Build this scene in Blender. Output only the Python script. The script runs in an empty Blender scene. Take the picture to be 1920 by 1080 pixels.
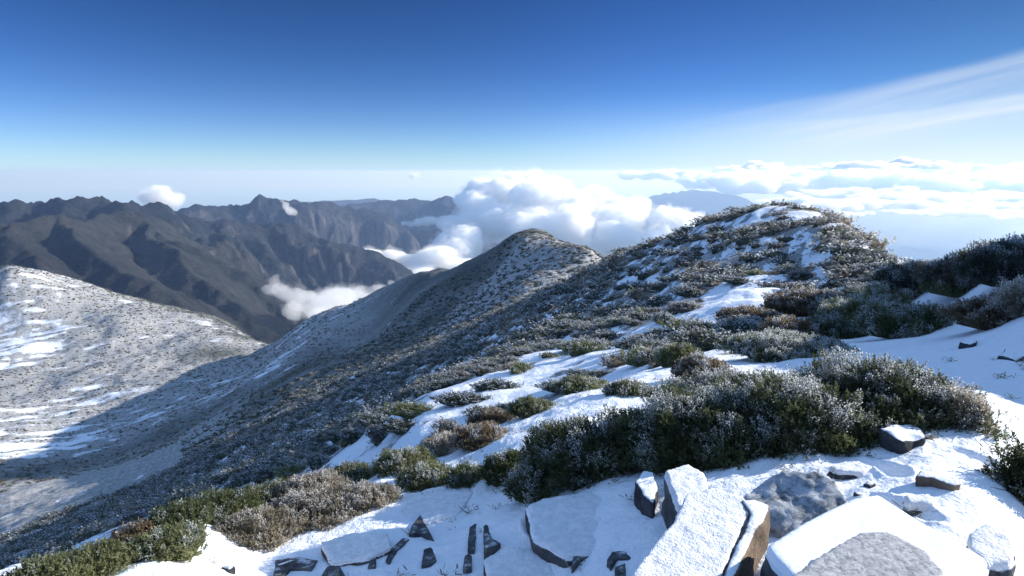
import bpy, bmesh, math, random
import numpy as np
from mathutils import Vector, Matrix
C = bpy.context.scene
COL = C.collection
rad = math.radians

# ------------------------------------------------------------------ camera, sky, sun, exposure
F = 1144.0                       # focal length for a 1920 wide frame
PITCH = math.atan((540 - 321) / F)
cd = bpy.data.cameras.new('Camera'); cam = bpy.data.objects.new('Camera', cd); COL.objects.link(cam); C.camera = cam
cd.sensor_width = 36; cd.lens = 36 * F / 1920; cd.clip_start = .05; cd.clip_end = 5e5
cam.location = (0, 0, 0); cam.rotation_euler = (math.pi / 2 - PITCH, 0, 0)

SUN_AZ, SUN_EL = rad(75), rad(22)
EXPOSURE = 1.15; SKY = .1; K = 1 / (SKY * 2 ** EXPOSURE)      # K: sky radiance that shows as white
world = bpy.data.worlds.new('World'); C.world = world; world.use_nodes = True
wn, wl = world.node_tree.nodes, world.node_tree.links
sky = wn.new('ShaderNodeTexSky'); sky.sky_type = 'NISHITA'; sky.sun_disc = False
sky.sun_elevation = SUN_EL; sky.sun_rotation = SUN_AZ
sky.altitude = 3900; sky.air_density = 1.0; sky.dust_density = .15; sky.ozone_density = 3.0
bg = wn['Background']; bg.inputs[1].default_value = SKY

def math_node(nt, op, a, b=None, c=None, clamp=False):
    n = nt.nodes.new('ShaderNodeMath'); n.operation = op; n.use_clamp = clamp
    for i, v in enumerate((a, b, c)):
        if v is None: continue
        if isinstance(v, (int, float)): n.inputs[i].default_value = v
        else: nt.links.new(v, n.inputs[i])
    return n.outputs[0]
def sstep(nt, x, lo, hi):
    n = nt.nodes.new('ShaderNodeMapRange'); n.interpolation_type = 'SMOOTHSTEP'
    n.inputs[1].default_value = lo; n.inputs[2].default_value = hi
    nt.links.new(x, n.inputs[0]); return n.outputs[0]
# thin high cirrus: procedural streaks on the dome of the sky
wt = world.node_tree
tc = wn.new('ShaderNodeTexCoord'); sep = wn.new('ShaderNodeSeparateXYZ'); wl.new(tc.outputs['Generated'], sep.inputs[0])
X, Y, Z = sep.outputs
zz = math_node(wt, 'MAXIMUM', Z, .015)
ux = math_node(wt, 'DIVIDE', X, zz); uy = math_node(wt, 'DIVIDE', Y, zz)
hs = wn.new('ShaderNodeHueSaturation'); hs.inputs['Saturation'].default_value = 1.12; hs.inputs['Value'].default_value = 1.0
tint = wn.new('ShaderNodeMix'); tint.data_type = 'RGBA'; tint.blend_type = 'MULTIPLY'; tint.inputs[0].default_value = 1; tint.inputs[7].default_value = (1.0, .86, .98, 1)
wl.new(sky.outputs[0], tint.inputs[6]); wl.new(tint.outputs[2], hs.inputs['Color'])
mixc = wn.new('ShaderNodeMix'); mixc.data_type = 'RGBA'
azr = math_node(wt, 'MULTIPLY', math_node(wt, 'ARCTAN2', X, Y), 180 / math.pi); el = math_node(wt, 'MULTIPLY', math_node(wt, 'ARCSINE', Z), 180 / math.pi)
def sky_noise(sx_, sy_, slope, scale, detail=6, dist=.3):
    cmb = wn.new('ShaderNodeCombineXYZ'); wl.new(math_node(wt, 'MULTIPLY', azr, sx_), cmb.inputs[0])
    wl.new(math_node(wt, 'MULTIPLY', math_node(wt, 'SUBTRACT', el, math_node(wt, 'MULTIPLY', azr, slope)), sy_), cmb.inputs[1])
    n = wn.new('ShaderNodeTexNoise'); n.inputs['Scale'].default_value = scale; n.inputs['Detail'].default_value = detail; n.inputs['Roughness'].default_value = .55; n.inputs['Distortion'].default_value = dist
    wl.new(cmb.outputs[0], n.inputs['Vector']); return n.outputs[0]
wob = math_node(wt, 'MULTIPLY', math_node(wt, 'SUBTRACT', sky_noise(.05, .1, .2, 1.0, 2, 0), .5), 1.6)
def streak(az0, el0, slope, width_up, width_dn, gain, a0, a1):
    """a long soft band of ice cloud: sharp above, trailing below"""
    d = math_node(wt, 'ADD', math_node(wt, 'SUBTRACT', el, math_node(wt, 'ADD', math_node(wt, 'MULTIPLY', math_node(wt, 'SUBTRACT', azr, az0), slope), el0)), wob)
    up = math_node(wt, 'SUBTRACT', 1.0, sstep(wt, d, 0, width_up)); dn = sstep(wt, d, -width_dn, 0)
    f = math_node(wt, 'MULTIPLY', math_node(wt, 'MULTIPLY', up, dn), sstep(wt, azr, a0, a1))
    return math_node(wt, 'MULTIPLY', f, gain)
st = math_node(wt, 'ADD', streak(16.6, 3.9, .175, .9, 5.0, .45, 8, 44), streak(16.6, 3.2, .08, .6, 2.6, .5, 14, 42))
st = math_node(wt, 'MULTIPLY', st, math_node(wt, 'ADD', .5, math_node(wt, 'MULTIPLY', sstep(wt, sky_noise(.05, .8, .2, 1.0), .3, .75), .8)))
veil = math_node(wt, 'MULTIPLY', math_node(wt, 'MULTIPLY', sstep(wt, azr, -5, 38), math_node(wt, 'SUBTRACT', 1.0, sstep(wt, el, 0, 7))), .75)
CIRRUS = math_node(wt, 'MINIMUM', math_node(wt, 'ADD', st, veil), .95)
# the air is thin and clear up here: deeper blue overhead than the sky model gives
def vec_scale(col, rgb):
    n = wn.new('ShaderNodeMix'); n.data_type = 'RGBA'; n.blend_type = 'MULTIPLY'; n.inputs[0].default_value = 1; n.clamp_result = False
    wl.new(col, n.inputs[6]); n.inputs[7].default_value = (*rgb, 1); return n.outputs[2]
sc_ = wn.new('ShaderNodeSeparateColor'); cc_ = wn.new('ShaderNodeCombineColor')
wl.new(vec_scale(hs.outputs[0], (.155, .155, .155)), sc_.inputs[0])
for i_, (pw, am) in enumerate(((1.5, .72), (1.52, .98), (1.75, .88))):
    wl.new(math_node(wt, 'MULTIPLY', math_node(wt, 'POWER', sc_.outputs[i_], pw), am * K), cc_.inputs[i_])
# greyer towards the sun's side; brighter overhead as added fill for the shade
side = wn.new('ShaderNodeMix'); side.data_type = 'RGBA'; side.blend_type = 'MULTIPLY'; side.inputs[7].default_value = (.78, .72, .52, 1)
wl.new(sstep(wt, azr, 5, 45), side.inputs[0]); wl.new(cc_.outputs[0], side.inputs[6])
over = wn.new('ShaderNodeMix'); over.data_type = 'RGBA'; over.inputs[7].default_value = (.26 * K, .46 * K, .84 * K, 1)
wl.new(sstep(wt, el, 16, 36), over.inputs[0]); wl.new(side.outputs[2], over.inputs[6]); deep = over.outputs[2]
wl.new(CIRRUS, mixc.inputs[0]); mixc.inputs[7].default_value = (.83 * K, .91 * K, 1.0 * K, 1)
low = wn.new('ShaderNodeMix'); low.data_type = 'RGBA'; low.inputs[7].default_value = (.55 * K, .78 * K, 1.0 * K, 1)
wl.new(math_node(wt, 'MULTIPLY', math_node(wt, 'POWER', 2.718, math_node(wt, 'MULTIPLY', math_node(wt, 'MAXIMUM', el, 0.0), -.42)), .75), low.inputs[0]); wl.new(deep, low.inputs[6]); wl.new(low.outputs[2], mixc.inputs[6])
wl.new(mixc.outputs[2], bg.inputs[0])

sl = bpy.data.lights.new('Sun', 'SUN'); sl.energy = 4.1; sl.angle = rad(.55); sl.color = (1, .95, .87)
so = bpy.data.objects.new('Sun', sl); COL.objects.link(so)
SD = Vector((math.sin(SUN_AZ) * math.cos(SUN_EL), math.cos(SUN_AZ) * math.cos(SUN_EL), math.sin(SUN_EL)))
so.rotation_euler = SD.to_track_quat('Z', 'Y').to_euler()
C.view_settings.view_transform = 'Standard'; C.view_settings.look = 'None'
C.view_settings.exposure = EXPOSURE; C.view_settings.gamma = 1
C.cycles.use_denoising = True
C.cycles.max_bounces = 24; C.cycles.volume_bounces = 24; C.cycles.diffuse_bounces = 3; C.cycles.transparent_max_bounces = 8
C.cycles.sample_clamp_indirect = 8

# ------------------------------------------------------------------ helpers
def at(px, py, r):
    """point of the real place seen at that pixel of a 1920 wide frame, r metres away on the level"""
    dx, dy = (px - 960) / F, (540 - py) / F
    fx, fy, fz = dx, math.cos(PITCH) + dy * math.sin(PITCH), -math.sin(PITCH) + dy * math.cos(PITCH)
    k = r / math.hypot(fx, fy)
    return Vector((fx * k, fy * k, fz * k))
def hash2(ix, iy, seed):
    h = (ix.astype(np.int64) * 374761393 + iy.astype(np.int64) * 668265263 + seed * 974634777) & 0xffffffff
    h = ((h ^ (h >> 13)) * 1274126177) & 0xffffffff
    h = ((h ^ (h >> 15)) * 2246822519) & 0xffffffff
    return ((h ^ (h >> 16)) & 0xffffff) / float(0xffffff)
def noise(x, y, seed=0):
    """gradient noise, about -1..1"""
    ix, iy = np.floor(x), np.floor(y); fx, fy = x - ix, y - iy
    u, v = fx * fx * fx * (fx * (fx * 6 - 15) + 10), fy * fy * fy * (fy * (fy * 6 - 15) + 10)
    def g(a, b):
        t = hash2(ix + a, iy + b, seed) * 2 * np.pi
        return np.cos(t) * (fx - a) + np.sin(t) * (fy - b)
    return 1.5 * ((g(0, 0) * (1 - u) + g(1, 0) * u) * (1 - v) + (g(0, 1) * (1 - u) + g(1, 1) * u) * v)
def fbm(x, y, oct=5, seed=0, gain=.5):
    s, a = 0, 1
    for k in range(oct):
        s = s + a * noise(x, y, seed + k * 17); x, y, a = x * 2.03 + 3.1, y * 2.03 - 7.7, a * gain
    return s
def ridged(x, y, oct=5, seed=0, gain=.5):
    s, a, w = 0, 1, 1
    for k in range(oct):
        n = (1 - np.abs(noise(x, y, seed + k * 17))) ** 2
        s = s + a * n * w; w = np.clip(n * 1.6, 0, 1); x, y, a = x * 2.07 + 1.3, y * 2.07 - 4.1, a * gain
    return s
def smooth(x, a, b):
    t = np.clip((x - a) / (b - a), 0, 1); return t * t * (3 - 2 * t)
def tag(o, label=None, cat=None, group=None, kind=None):
    if label: o['label'] = label
    if cat: o['category'] = cat
    if group: o['group'] = group
    if kind: o['kind'] = kind
    return o
def link(name, me, mat=None, parent=None):
    o = bpy.data.objects.new(name, me); COL.objects.link(o)
    if mat: me.materials.append(mat)
    if parent: o.parent = parent
    return o
def np_mesh(name, co, faces, smooth_=True, attrs=None, n=4):
    """co (V,3), faces (K,n)"""
    me = bpy.data.meshes.new(name)
    co = np.asarray(co, np.float32); faces = np.asarray(faces, np.int32)
    me.vertices.add(len(co)); me.vertices.foreach_set('co', co.ravel())
    me.loops.add(faces.size); me.loops.foreach_set('vertex_index', faces.ravel())
    me.polygons.add(len(faces)); me.polygons.foreach_set('loop_start', np.arange(len(faces), dtype=np.int32) * n)
    me.polygons.foreach_set('use_smooth', np.full(len(faces), smooth_))
    for k, v in (attrs or {}).items():
        a = me.attributes.new(k, 'FLOAT', 'POINT'); a.data.foreach_set('value', np.asarray(v, np.float32).ravel())
    me.update(calc_edges=True)
    return me
def grid_faces(nr, nc):
    i = np.arange((nr - 1) * (nc - 1)); a = (i // (nc - 1)) * nc + i % (nc - 1)
    return np.stack([a, a + 1, a + nc + 1, a + nc], 1)

def ico(sub):
    bm = bmesh.new(); bmesh.ops.create_icosphere(bm, subdivisions=sub, radius=1)
    v = np.array([x.co[:] for x in bm.verts]); f = np.array([[q.index for q in p.verts] for p in bm.faces]); bm.free(); return v, f
ICO = ico(2)
def baked(name, me, mods):
    o = bpy.data.objects.new(name, me); COL.objects.link(o)
    for kind, props in mods:
        m = o.modifiers.new('m', kind)
        for k, v in props.items(): setattr(m, k, v)
    dg = bpy.context.evaluated_depsgraph_get(); out = bpy.data.meshes.new_from_object(o.evaluated_get(dg)); out.name = name
    bpy.data.objects.remove(o); bpy.data.meshes.remove(me); return out

# ------------------------------------------------------------------ materials
def new_mat(name):
    m = bpy.data.materials.new(name); m.use_nodes = True
    nt = m.node_tree; b = nt.nodes['Principled BSDF']
    b.inputs['Roughness'].default_value = .9; b.inputs['Specular IOR Level'].default_value = .15
    return m, nt, b
def noise_node(nt, scale, detail=6, rough=.6, vec=None, dist=0, stretch=None):
    n = nt.nodes.new('ShaderNodeTexNoise'); n.inputs['Scale'].default_value = scale
    n.inputs['Detail'].default_value = detail; n.inputs['Roughness'].default_value = rough; n.inputs['Distortion'].default_value = dist
    t = nt.nodes.new('ShaderNodeTexCoord'); v = vec or t.outputs['Object']
    if stretch:
        mp = nt.nodes.new('ShaderNodeMapping'); mp.inputs['Scale'].default_value = stretch[0]; mp.inputs['Rotation'].default_value = stretch[1]
        nt.links.new(v, mp.inputs[0]); v = mp.outputs[0]
    nt.links.new(v, n.inputs['Vector'])
    return n.outputs['Fac']
def attr(nt, name):
    n = nt.nodes.new('ShaderNodeAttribute'); n.attribute_name = name; return n.outputs['Fac']
def ramp(nt, x, stops):
    n = nt.nodes.new('ShaderNodeValToRGB'); e = n.color_ramp.elements
    while len(e) < len(stops): e.new(.5)
    for k, (p, c) in enumerate(stops): e[k].position = p; e[k].color = (*c, 1)
    nt.links.new(x, n.inputs[0]); return n.outputs[0]
def mix(nt, f, a, b):
    n = nt.nodes.new('ShaderNodeMix'); n.data_type = 'RGBA'
    for i, v in ((0, f), (6, a), (7, b)):
        if isinstance(v, (int, float)): n.inputs[i].default_value = v
        elif isinstance(v, tuple): n.inputs[i].default_value = (*v, 1)
        else: nt.links.new(v, n.inputs[i])
    return n.outputs[2]
def bump(nt, b, h, dist, strength=1.0):
    n = nt.nodes.new('ShaderNodeBump'); n.inputs['Distance'].default_value = dist; n.inputs['Strength'].default_value = strength
    nt.links.new(h, n.inputs['Height']); nt.links.new(n.outputs[0], b.inputs['Normal'])

SNOW = (.80, .82, .86)
def mat_ground():
    """snow ('snow' attribute) over frosted heath; streaks and clumps from noise at several sizes"""
    m, nt, b = new_mat('snow_and_heath')
    big = noise_node(nt, .05, 8, .65); mid = noise_node(nt, .45, 8, .7); fine = noise_node(nt, 6, 6, .65); grit = noise_node(nt, 55, 3, .6)
    heath = ramp(nt, mid, [(.3, (.06, .068, .055)), (.45, (.15, .15, .13)), (.58, (.28, .275, .26)), (.72, (.5, .5, .51))])
    frost = attr(nt, 'frost')
    mid2 = noise_node(nt, .9, 8, .8); grain = noise_node(nt, 1.3, 3, .8); bowl = sstep(nt, frost, .6, .9)
    heath = mix(nt, bowl, heath, ramp(nt, math_node(nt, 'MULTIPLY_ADD', grain, .6, math_node(nt, 'MULTIPLY', mid2, .4)), [(.4, (.11, .107, .10)), (.5, (.29, .285, .275)), (.6, (.55, .55, .55))]))
    heath = mix(nt, math_node(nt, 'MULTIPLY', math_node(nt, 'MULTIPLY', frost, sstep(nt, fine, .3, .65)), math_node(nt, 'SUBTRACT', 1.0, math_node(nt, 'MULTIPLY', bowl, .8))), heath, (.52, .52, .53))
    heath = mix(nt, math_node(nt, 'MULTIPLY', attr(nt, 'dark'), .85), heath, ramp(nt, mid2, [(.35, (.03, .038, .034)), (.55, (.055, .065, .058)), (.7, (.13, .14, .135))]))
    s = math_node(nt, 'ADD', attr(nt, 'snow'), math_node(nt, 'MULTIPLY', math_node(nt, 'SUBTRACT', fine, .5), .55))
    s = math_node(nt, 'ADD', s, math_node(nt, 'MULTIPLY', math_node(nt, 'SUBTRACT', mid, .5), .5))
    s = math_node(nt, 'ADD', s, math_node(nt, 'MULTIPLY', bowl, math_node(nt, 'MULTIPLY', math_node(nt, 'SUBTRACT', grain, .5), .9)))
    s = sstep(nt, s, .42, .56)
    nt.links.new(mix(nt, s, heath, SNOW), b.inputs['Base Color'])
    h = math_node(nt, 'ADD', math_node(nt, 'MULTIPLY', fine, .05), math_node(nt, 'MULTIPLY', grit, .008))
    rough = math_node(nt, 'MULTIPLY', math_node(nt, 'SUBTRACT', 1.0, s), math_node(nt, 'MULTIPLY', mid, .5))
    bump(nt, b, math_node(nt, 'ADD', h, rough), 1.0, .8)
    return m
def mat_mountain():
    m, nt, b = new_mat('mountain_forest_and_rock')
    n1 = noise_node(nt, .03, 10, .78); n2 = noise_node(nt, .0035, 6, .6)
    veg = ramp(nt, n1, [(.3, (.007, .011, .013)), (.5, (.016, .021, .024)), (.7, (.038, .042, .044))])
    gr = mix(nt, attr(nt, 'grass'), veg, ramp(nt, n1, [(.3, (.024, .026, .026)), (.7, (.082, .084, .082))]))
    rk = ramp(nt, noise_node(nt, .03, 8, .75, stretch=((1, 1, .12), (0, 0, 0))), [(.35, (.016, .018, .022)), (.52, (.05, .05, .052)), (.68, (.16, .15, .145))])
    c = mix(nt, sstep(nt, attr(nt, 'rock'), .35, .65), gr, rk)
    sn = math_node(nt, 'ADD', attr(nt, 'snow'), math_node(nt, 'MULTIPLY', math_node(nt, 'SUBTRACT', n1, .5), .8))
    c = mix(nt, sstep(nt, sn, .5, .65), c, SNOW)
    nt.links.new(c, b.inputs['Base Color'])
    bump(nt, b, n1, 30, 1.0)
    return m
def mat_foliage(name, dark, light, tip=(.72, .74, .77)):
    m, nt, b = new_mat(name)
    n = noise_node(nt, 5, 3, .6); f = attr(nt, 'frost')
    c = ramp(nt, n, [(.35, dark), (.65, light)])
    oi = nt.nodes.new('ShaderNodeObjectInfo')
    hsv = nt.nodes.new('ShaderNodeHueSaturation'); nt.links.new(c, hsv.inputs['Color'])
    nt.links.new(math_node(nt, 'ADD', math_node(nt, 'MULTIPLY', oi.outputs['Random'], .5), .75), hsv.inputs['Value'])
    nt.links.new(mix(nt, sstep(nt, f, .35, .95), hsv.outputs[0], tip), b.inputs['Base Color'])
    b.inputs['Roughness'].default_value = .65
    tr = nt.nodes.new('ShaderNodeBsdfTranslucent'); ms = nt.nodes.new('ShaderNodeMixShader'); ms.inputs[0].default_value = .48
    nt.links.new(b.inputs['Base Color'].links[0].from_socket, tr.inputs['Color'])
    nt.links.new(b.outputs[0], ms.inputs[1]); nt.links.new(tr.outputs[0], ms.inputs[2]); nt.links.new(ms.outputs[0], nt.nodes['Material Output'].inputs['Surface'])
    return m
def mat_rock(name, dark, light, snow_lo, snow_hi, grain=30.0):
    m, nt, b = new_mat(name)
    g = nt.nodes.new('ShaderNodeNewGeometry'); s = nt.nodes.new('ShaderNodeSeparateXYZ'); nt.links.new(g.outputs['Normal'], s.inputs[0])
    n = noise_node(nt, 9, 8, .7); fine = noise_node(nt, grain * 2, 4, .6)
    c = ramp(nt, n, [(.35, dark), (.65, light)])
    f = math_node(nt, 'ADD', s.outputs[2], math_node(nt, 'MULTIPLY', math_node(nt, 'SUBTRACT', n, .5), .7))
    f = sstep(nt, f, snow_lo, snow_hi)
    nt.links.new(mix(nt, f, c, SNOW), b.inputs['Base Color'])
    bump(nt, b, math_node(nt, 'ADD', math_node(nt, 'MULTIPLY', n, .6), math_node(nt, 'MULTIPLY', fine, .4)), .02, .9)
    return m
M_GROUND, M_MOUNT = mat_ground(), mat_mountain()

# ------------------------------------------------------------------ near terrain (one heightfield, 0.5 m to 900 m)
# (px, py, metres): where the ground is seen; then (azimuth, elevation, metres) for ground out of sight
EYE = 1.65
SEEN = [
 # foreground terrace
 (200, 1075, 4.2), (500, 1075, 3.3), (720, 1075, 2.95), (960, 1075, 2.72), (1180, 1075, 2.3), (1400, 1075, 2.15), (1900, 1075, 2.45),
 (960, 960, 3.3), (1180, 960, 2.85), (1400, 950, 2.7), (1850, 950, 2.9), (1850, 830, 3.9), (1550, 870, 3.3), (1200, 880, 3.4), (820, 960, 3.7), (620, 1000, 3.65),
 (60, 1080, 4.6), (300, 990, 4.8), (560, 925, 4.9), (740, 870, 5.2), (900, 810, 5.7), (1060, 745, 7.0), (1250, 690, 9.0), (1400, 645, 13), (1500, 620, 15),
 (1850, 700, 6.2), (1850, 600, 10.5), (1780, 560, 14), (1650, 590, 16), (1550, 600, 18), (1700, 640, 10),
 # right knoll
 (1920, 470, 14), (1820, 505, 15), (1720, 512, 17),
 # hump
 (1690, 512, 31), (1600, 545, 27), (1500, 540, 32), (1660, 492, 40), (1632, 468, 46), (1595, 440, 51), (1550, 412, 55), (1500, 396, 57), (1450, 389, 58), (1400, 395, 58), (1350, 410, 59), (1300, 430, 60), (1200, 462, 66), (1140, 482, 72),
 (1400, 470, 44), (1300, 520, 40), (1500, 470, 42), (1200, 550, 42), (1300, 590, 27), (1400, 560, 27), (1100, 520, 62), (1100, 600, 38), (1000, 650, 33), (900, 690, 34),
 (1150, 640, 24), (1000, 700, 19), (880, 770, 15), (780, 820, 14), (940, 740, 16),
 # flank going down to the valley
 (1000, 560, 80), (900, 612, 92), (820, 650, 95), (800, 720, 55), (700, 700, 110), (680, 780, 50), (560, 800, 75), (600, 850, 26), (450, 890, 40),
 (600, 700, 180), (500, 740, 200), (400, 820, 150), (300, 880, 140), (350, 920, 60), (200, 960, 90), (100, 1000, 90), (0, 1040, 85), (150, 1020, 45),
 # second hump
 (1125, 478, 190), (1080, 462, 235), (1045, 452, 260), (1030, 436, 268), (1000, 430, 270), (960, 440, 275), (900, 480, 290), (840, 503, 305), (780, 515, 325), (720, 553, 360), (650, 590, 410), (580, 618, 460), (520, 638, 500),
 (1000, 480, 225), (1050, 490, 190), (980, 540, 165), (900, 590, 160), (1000, 520, 175), (900, 530, 240), (850, 560, 230), (800, 600, 220), (760, 640, 190), (700, 620, 300), (640, 650, 280), (560, 680, 280),
 # valley floor and sunlit bowl on the left
 (430, 740, 300), (300, 800, 290), (200, 860, 265), (0, 860, 300), (100, 900, 210), (0, 950, 190), (350, 720, 370), (500, 665, 460),
 (200, 760, 370), (0, 760, 420), (100, 680, 520), (250, 690, 460), (400, 680, 450), (0, 600, 640), (150, 600, 610), (300, 640, 540),
 (0, 497, 760), (60, 505, 755), (150, 520, 740), (240, 545, 720), (330, 575, 700), (400, 598, 660), (450, 620, 600), (500, 648, 540),
]
HID = [
 # (azimuth, elevation, metres)
 (-60, -34, 3.2), (-60, -32, 20), (-60, -31, 80), (-62, -28, 200), (-60, -19, 400), (-58, -10, 760), (-85, -30, 60), (-85, -26, 250), (-85, -12, 800), (-85, -30, 3.3),
 (-42, -14, 900), (-30, -17, 900), (-24, -20, 900), (-20, -23, 800), (-18, -24, 640),
 (48, -27, 3.4), (48, -12, 7), (60, -14, 7), (80, -15, 7), (42.5, -3.5, 15), (45, -.5, 15), (50, 4, 14), (56, 5, 14), (63, 2, 14), (70, -3, 14), (80, -9, 14), (54, 1.5, 10), (58, 3, 10), (63, -3, 9), (42.5, -3.2, 23), (45, 1, 24), (50, 5, 24), (58, 6, 24), (44.5, -2, 34), (48, 3, 34), (56, 6, 34), (75, -7, 25), (48, -20, 45), (80, -20, 60), (60, -27, 150), (85, -27, 200), (50, -28, 500),  # unseen hill on the right, raised to shade the path and saddle
 (37, -19, 42), (33, -19, 58), (31, -15, 62), (40, -26, 100), (28, -12, 78), (23, -10, 88), (18, -11, 95), (12, -14, 100), (8, -15, 105), (25, -24, 150), (15, -22, 135), (10, -19, 130), (32, -28, 300), (18, -27, 300), (8, -19, 420), (2, -14, 360), (-4, -17, 400), (-8, -20, 480), (-15, -23, 600),
 (-19, -34, 6.5), (-19, -31.5, 12), (-11, -30.5, 7), (-11, -29, 12), (-30, -36, 6), (-30, -34, 12), (-3, -27.5, 8), (-3, -26, 12), (-38, -38, 6), (-38, -35, 14), (5, -22.5, 9.5),
 (5, -25, 700), (30, -30, 900), (60, -30, 900),
]
def to_ae(p):
    return math.atan2(p.x, p.y), math.atan2(p.z, math.hypot(p.x, p.y))
_pts = []
for px, py, r in SEEN:
    p = at(px, py, r); _pts.append((math.atan2(p.x, p.y), r, p.z))
for a, e, r in HID:
    _pts.append((rad(a), r, r * math.tan(rad(e))))
_pts = np.array(_pts)
AZS = 3.2
def base_slope(r): return -EYE / r
_P = np.stack([_pts[:, 0] * AZS, np.log(_pts[:, 1])], 1)
_V = _pts[:, 2] / _pts[:, 1] - base_slope(_pts[:, 1])
def _k(d2): return .5 * d2 * np.log(d2 + 1e-12)
_n = len(_P)
_K = _k(((_P[:, None] - _P[None]) ** 2).sum(-1)) + np.eye(_n) * .003
_Q = np.hstack([np.ones((_n, 1)), _P])
_S = np.zeros((_n + 3, _n + 3)); _S[:_n, :_n] = _K; _S[:_n, _n:] = _Q; _S[_n:, :_n] = _Q.T
_W = np.linalg.solve(_S, np.concatenate([_V, np.zeros(3)]))
def base_z(x, y):
    x = np.atleast_1d(np.asarray(x, float)); y = np.atleast_1d(np.asarray(y, float)); shp = x.shape
    x, y = x.ravel(), y.ravel(); r = np.maximum(np.hypot(x, y), .6); az = np.clip(np.arctan2(x, y), -1.6, 1.6)
    q = np.stack([az * AZS, np.log(np.maximum(r, 2.0))], 1); out = np.empty(len(q))
    for i in range(0, len(q), 20000):
        qq = q[i:i + 20000]; d = ((qq[:, None] - _P[None]) ** 2).sum(-1)
        out[i:i + 20000] = _k(d) @ _W[:_n] + _W[_n] + qq @ _W[_n + 1:]
    return ((out + base_slope(r)) * r).reshape(shp)
STEPS = [(1.55, 2.2, .3), (1.75, 2.65, -.1), (2.0, 3.15, .2), (2.35, 3.6, -.2), (2.7, 4.1, .1), (3.15, 4.7, -.2), (3.6, 5.4, .0), (4.2, 6.2, -.2), (2.25, 2.75, .5), (2.5, 3.2, .1), (.15, 2.95, .4), (1.9, 3.3, -.6)]      # old footprints drifted over
def detail_z(x, y):
    r = np.hypot(x, y)
    z = fbm(x / 160, y / 160, 5, 5) * 7 * smooth(r, 150, 400)
    z = z + fbm(x / 22, y / 22, 5, 9) * 1.1 * smooth(r, 20, 120)
    z = z + fbm(x / 5, y / 5, 5, 21) * .28 * smooth(r, 6, 30)
    z = z + fbm(x / 1.2, y / 1.2, 5, 33) * .035 * smooth(r, .5, 3)
    z = z + (.011 * fbm((x * .9 + y * .4) / .30, (y * .9 - x * .4) / .14, 4, 35, .55) + .010 * ridged(x / .5, y / .35, 3, 37)) * (1 - smooth(r, 8, 14))
    for fx_, fy_, fa_ in STEPS:
        dx_, dy_ = x - fx_, y - fy_; u, v = dx_ * math.cos(fa_) + dy_ * math.sin(fa_), -dx_ * math.sin(fa_) + dy_ * math.cos(fa_)
        q = (u / .055) ** 2 + (v / .13) ** 2; z = z - .035 * np.exp(-q ** 2) + .010 * np.exp(-(np.sqrt(q) - 1.45) ** 2 / .05)
    return z
def terrain_z(x, y): return base_z(x, y) + detail_z(np.asarray(x, float), np.asarray(y, float))
def tz(x, y): return float(terrain_z(np.array([x]), np.array([y]))[0])

def polar_mesh(name, az0, az1, naz, r0, r1, nr, zf):
    az = np.linspace(rad(az0), rad(az1), naz); lr = np.linspace(math.log(r0), math.log(r1), nr)
    # coarse TPS, then bilinear up (the field is smooth), then fine detail at full resolution
    AZ, LR = np.meshgrid(az, lr); R = np.exp(LR)
    x, y = R * np.sin(AZ), R * np.cos(AZ)
    return x, y, zf(x, y)
def coarse_base(x, y, naz, nr, az0, az1, r0, r1):
    ca = np.linspace(rad(az0), rad(az1), 260); cl = np.linspace(math.log(r0), math.log(r1), 300)
    A_, L_ = np.meshgrid(ca, cl); R_ = np.exp(L_)
    zc = base_z(R_ * np.sin(A_), R_ * np.cos(A_)) / R_
    fi = np.linspace(0, 299, nr); fj = np.linspace(0, 259, naz)
    i0 = np.clip(fi.astype(int), 0, 298); j0 = np.clip(fj.astype(int), 0, 258); ti = (fi - i0)[:, None]; tj = (fj - j0)[None]
    # smooth (Catmull-Rom is not needed: the control grid is finer than the features)
    z = (zc[i0][:, j0] * (1 - ti) * (1 - tj) + zc[i0 + 1][:, j0] * ti * (1 - tj) + zc[i0][:, j0 + 1] * (1 - ti) * tj + zc[i0 + 1][:, j0 + 1] * ti * tj)
    return z * np.hypot(x, y)

naz, nr = 1300, 1000
AZ0, AZ1, R0, R1 = -70, 80, .9, 900
az = np.linspace(rad(AZ0), rad(AZ1), naz); lr = np.linspace(math.log(R0), math.log(R1), nr)
AZg, LRg = np.meshgrid(az, lr); Rg = np.exp(LRg); gx, gy = Rg * np.sin(AZg), Rg * np.cos(AZg)
gz = coarse_base(gx, gy, naz, nr, AZ0, AZ1, R0, R1) + detail_z(gx, gy)
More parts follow.
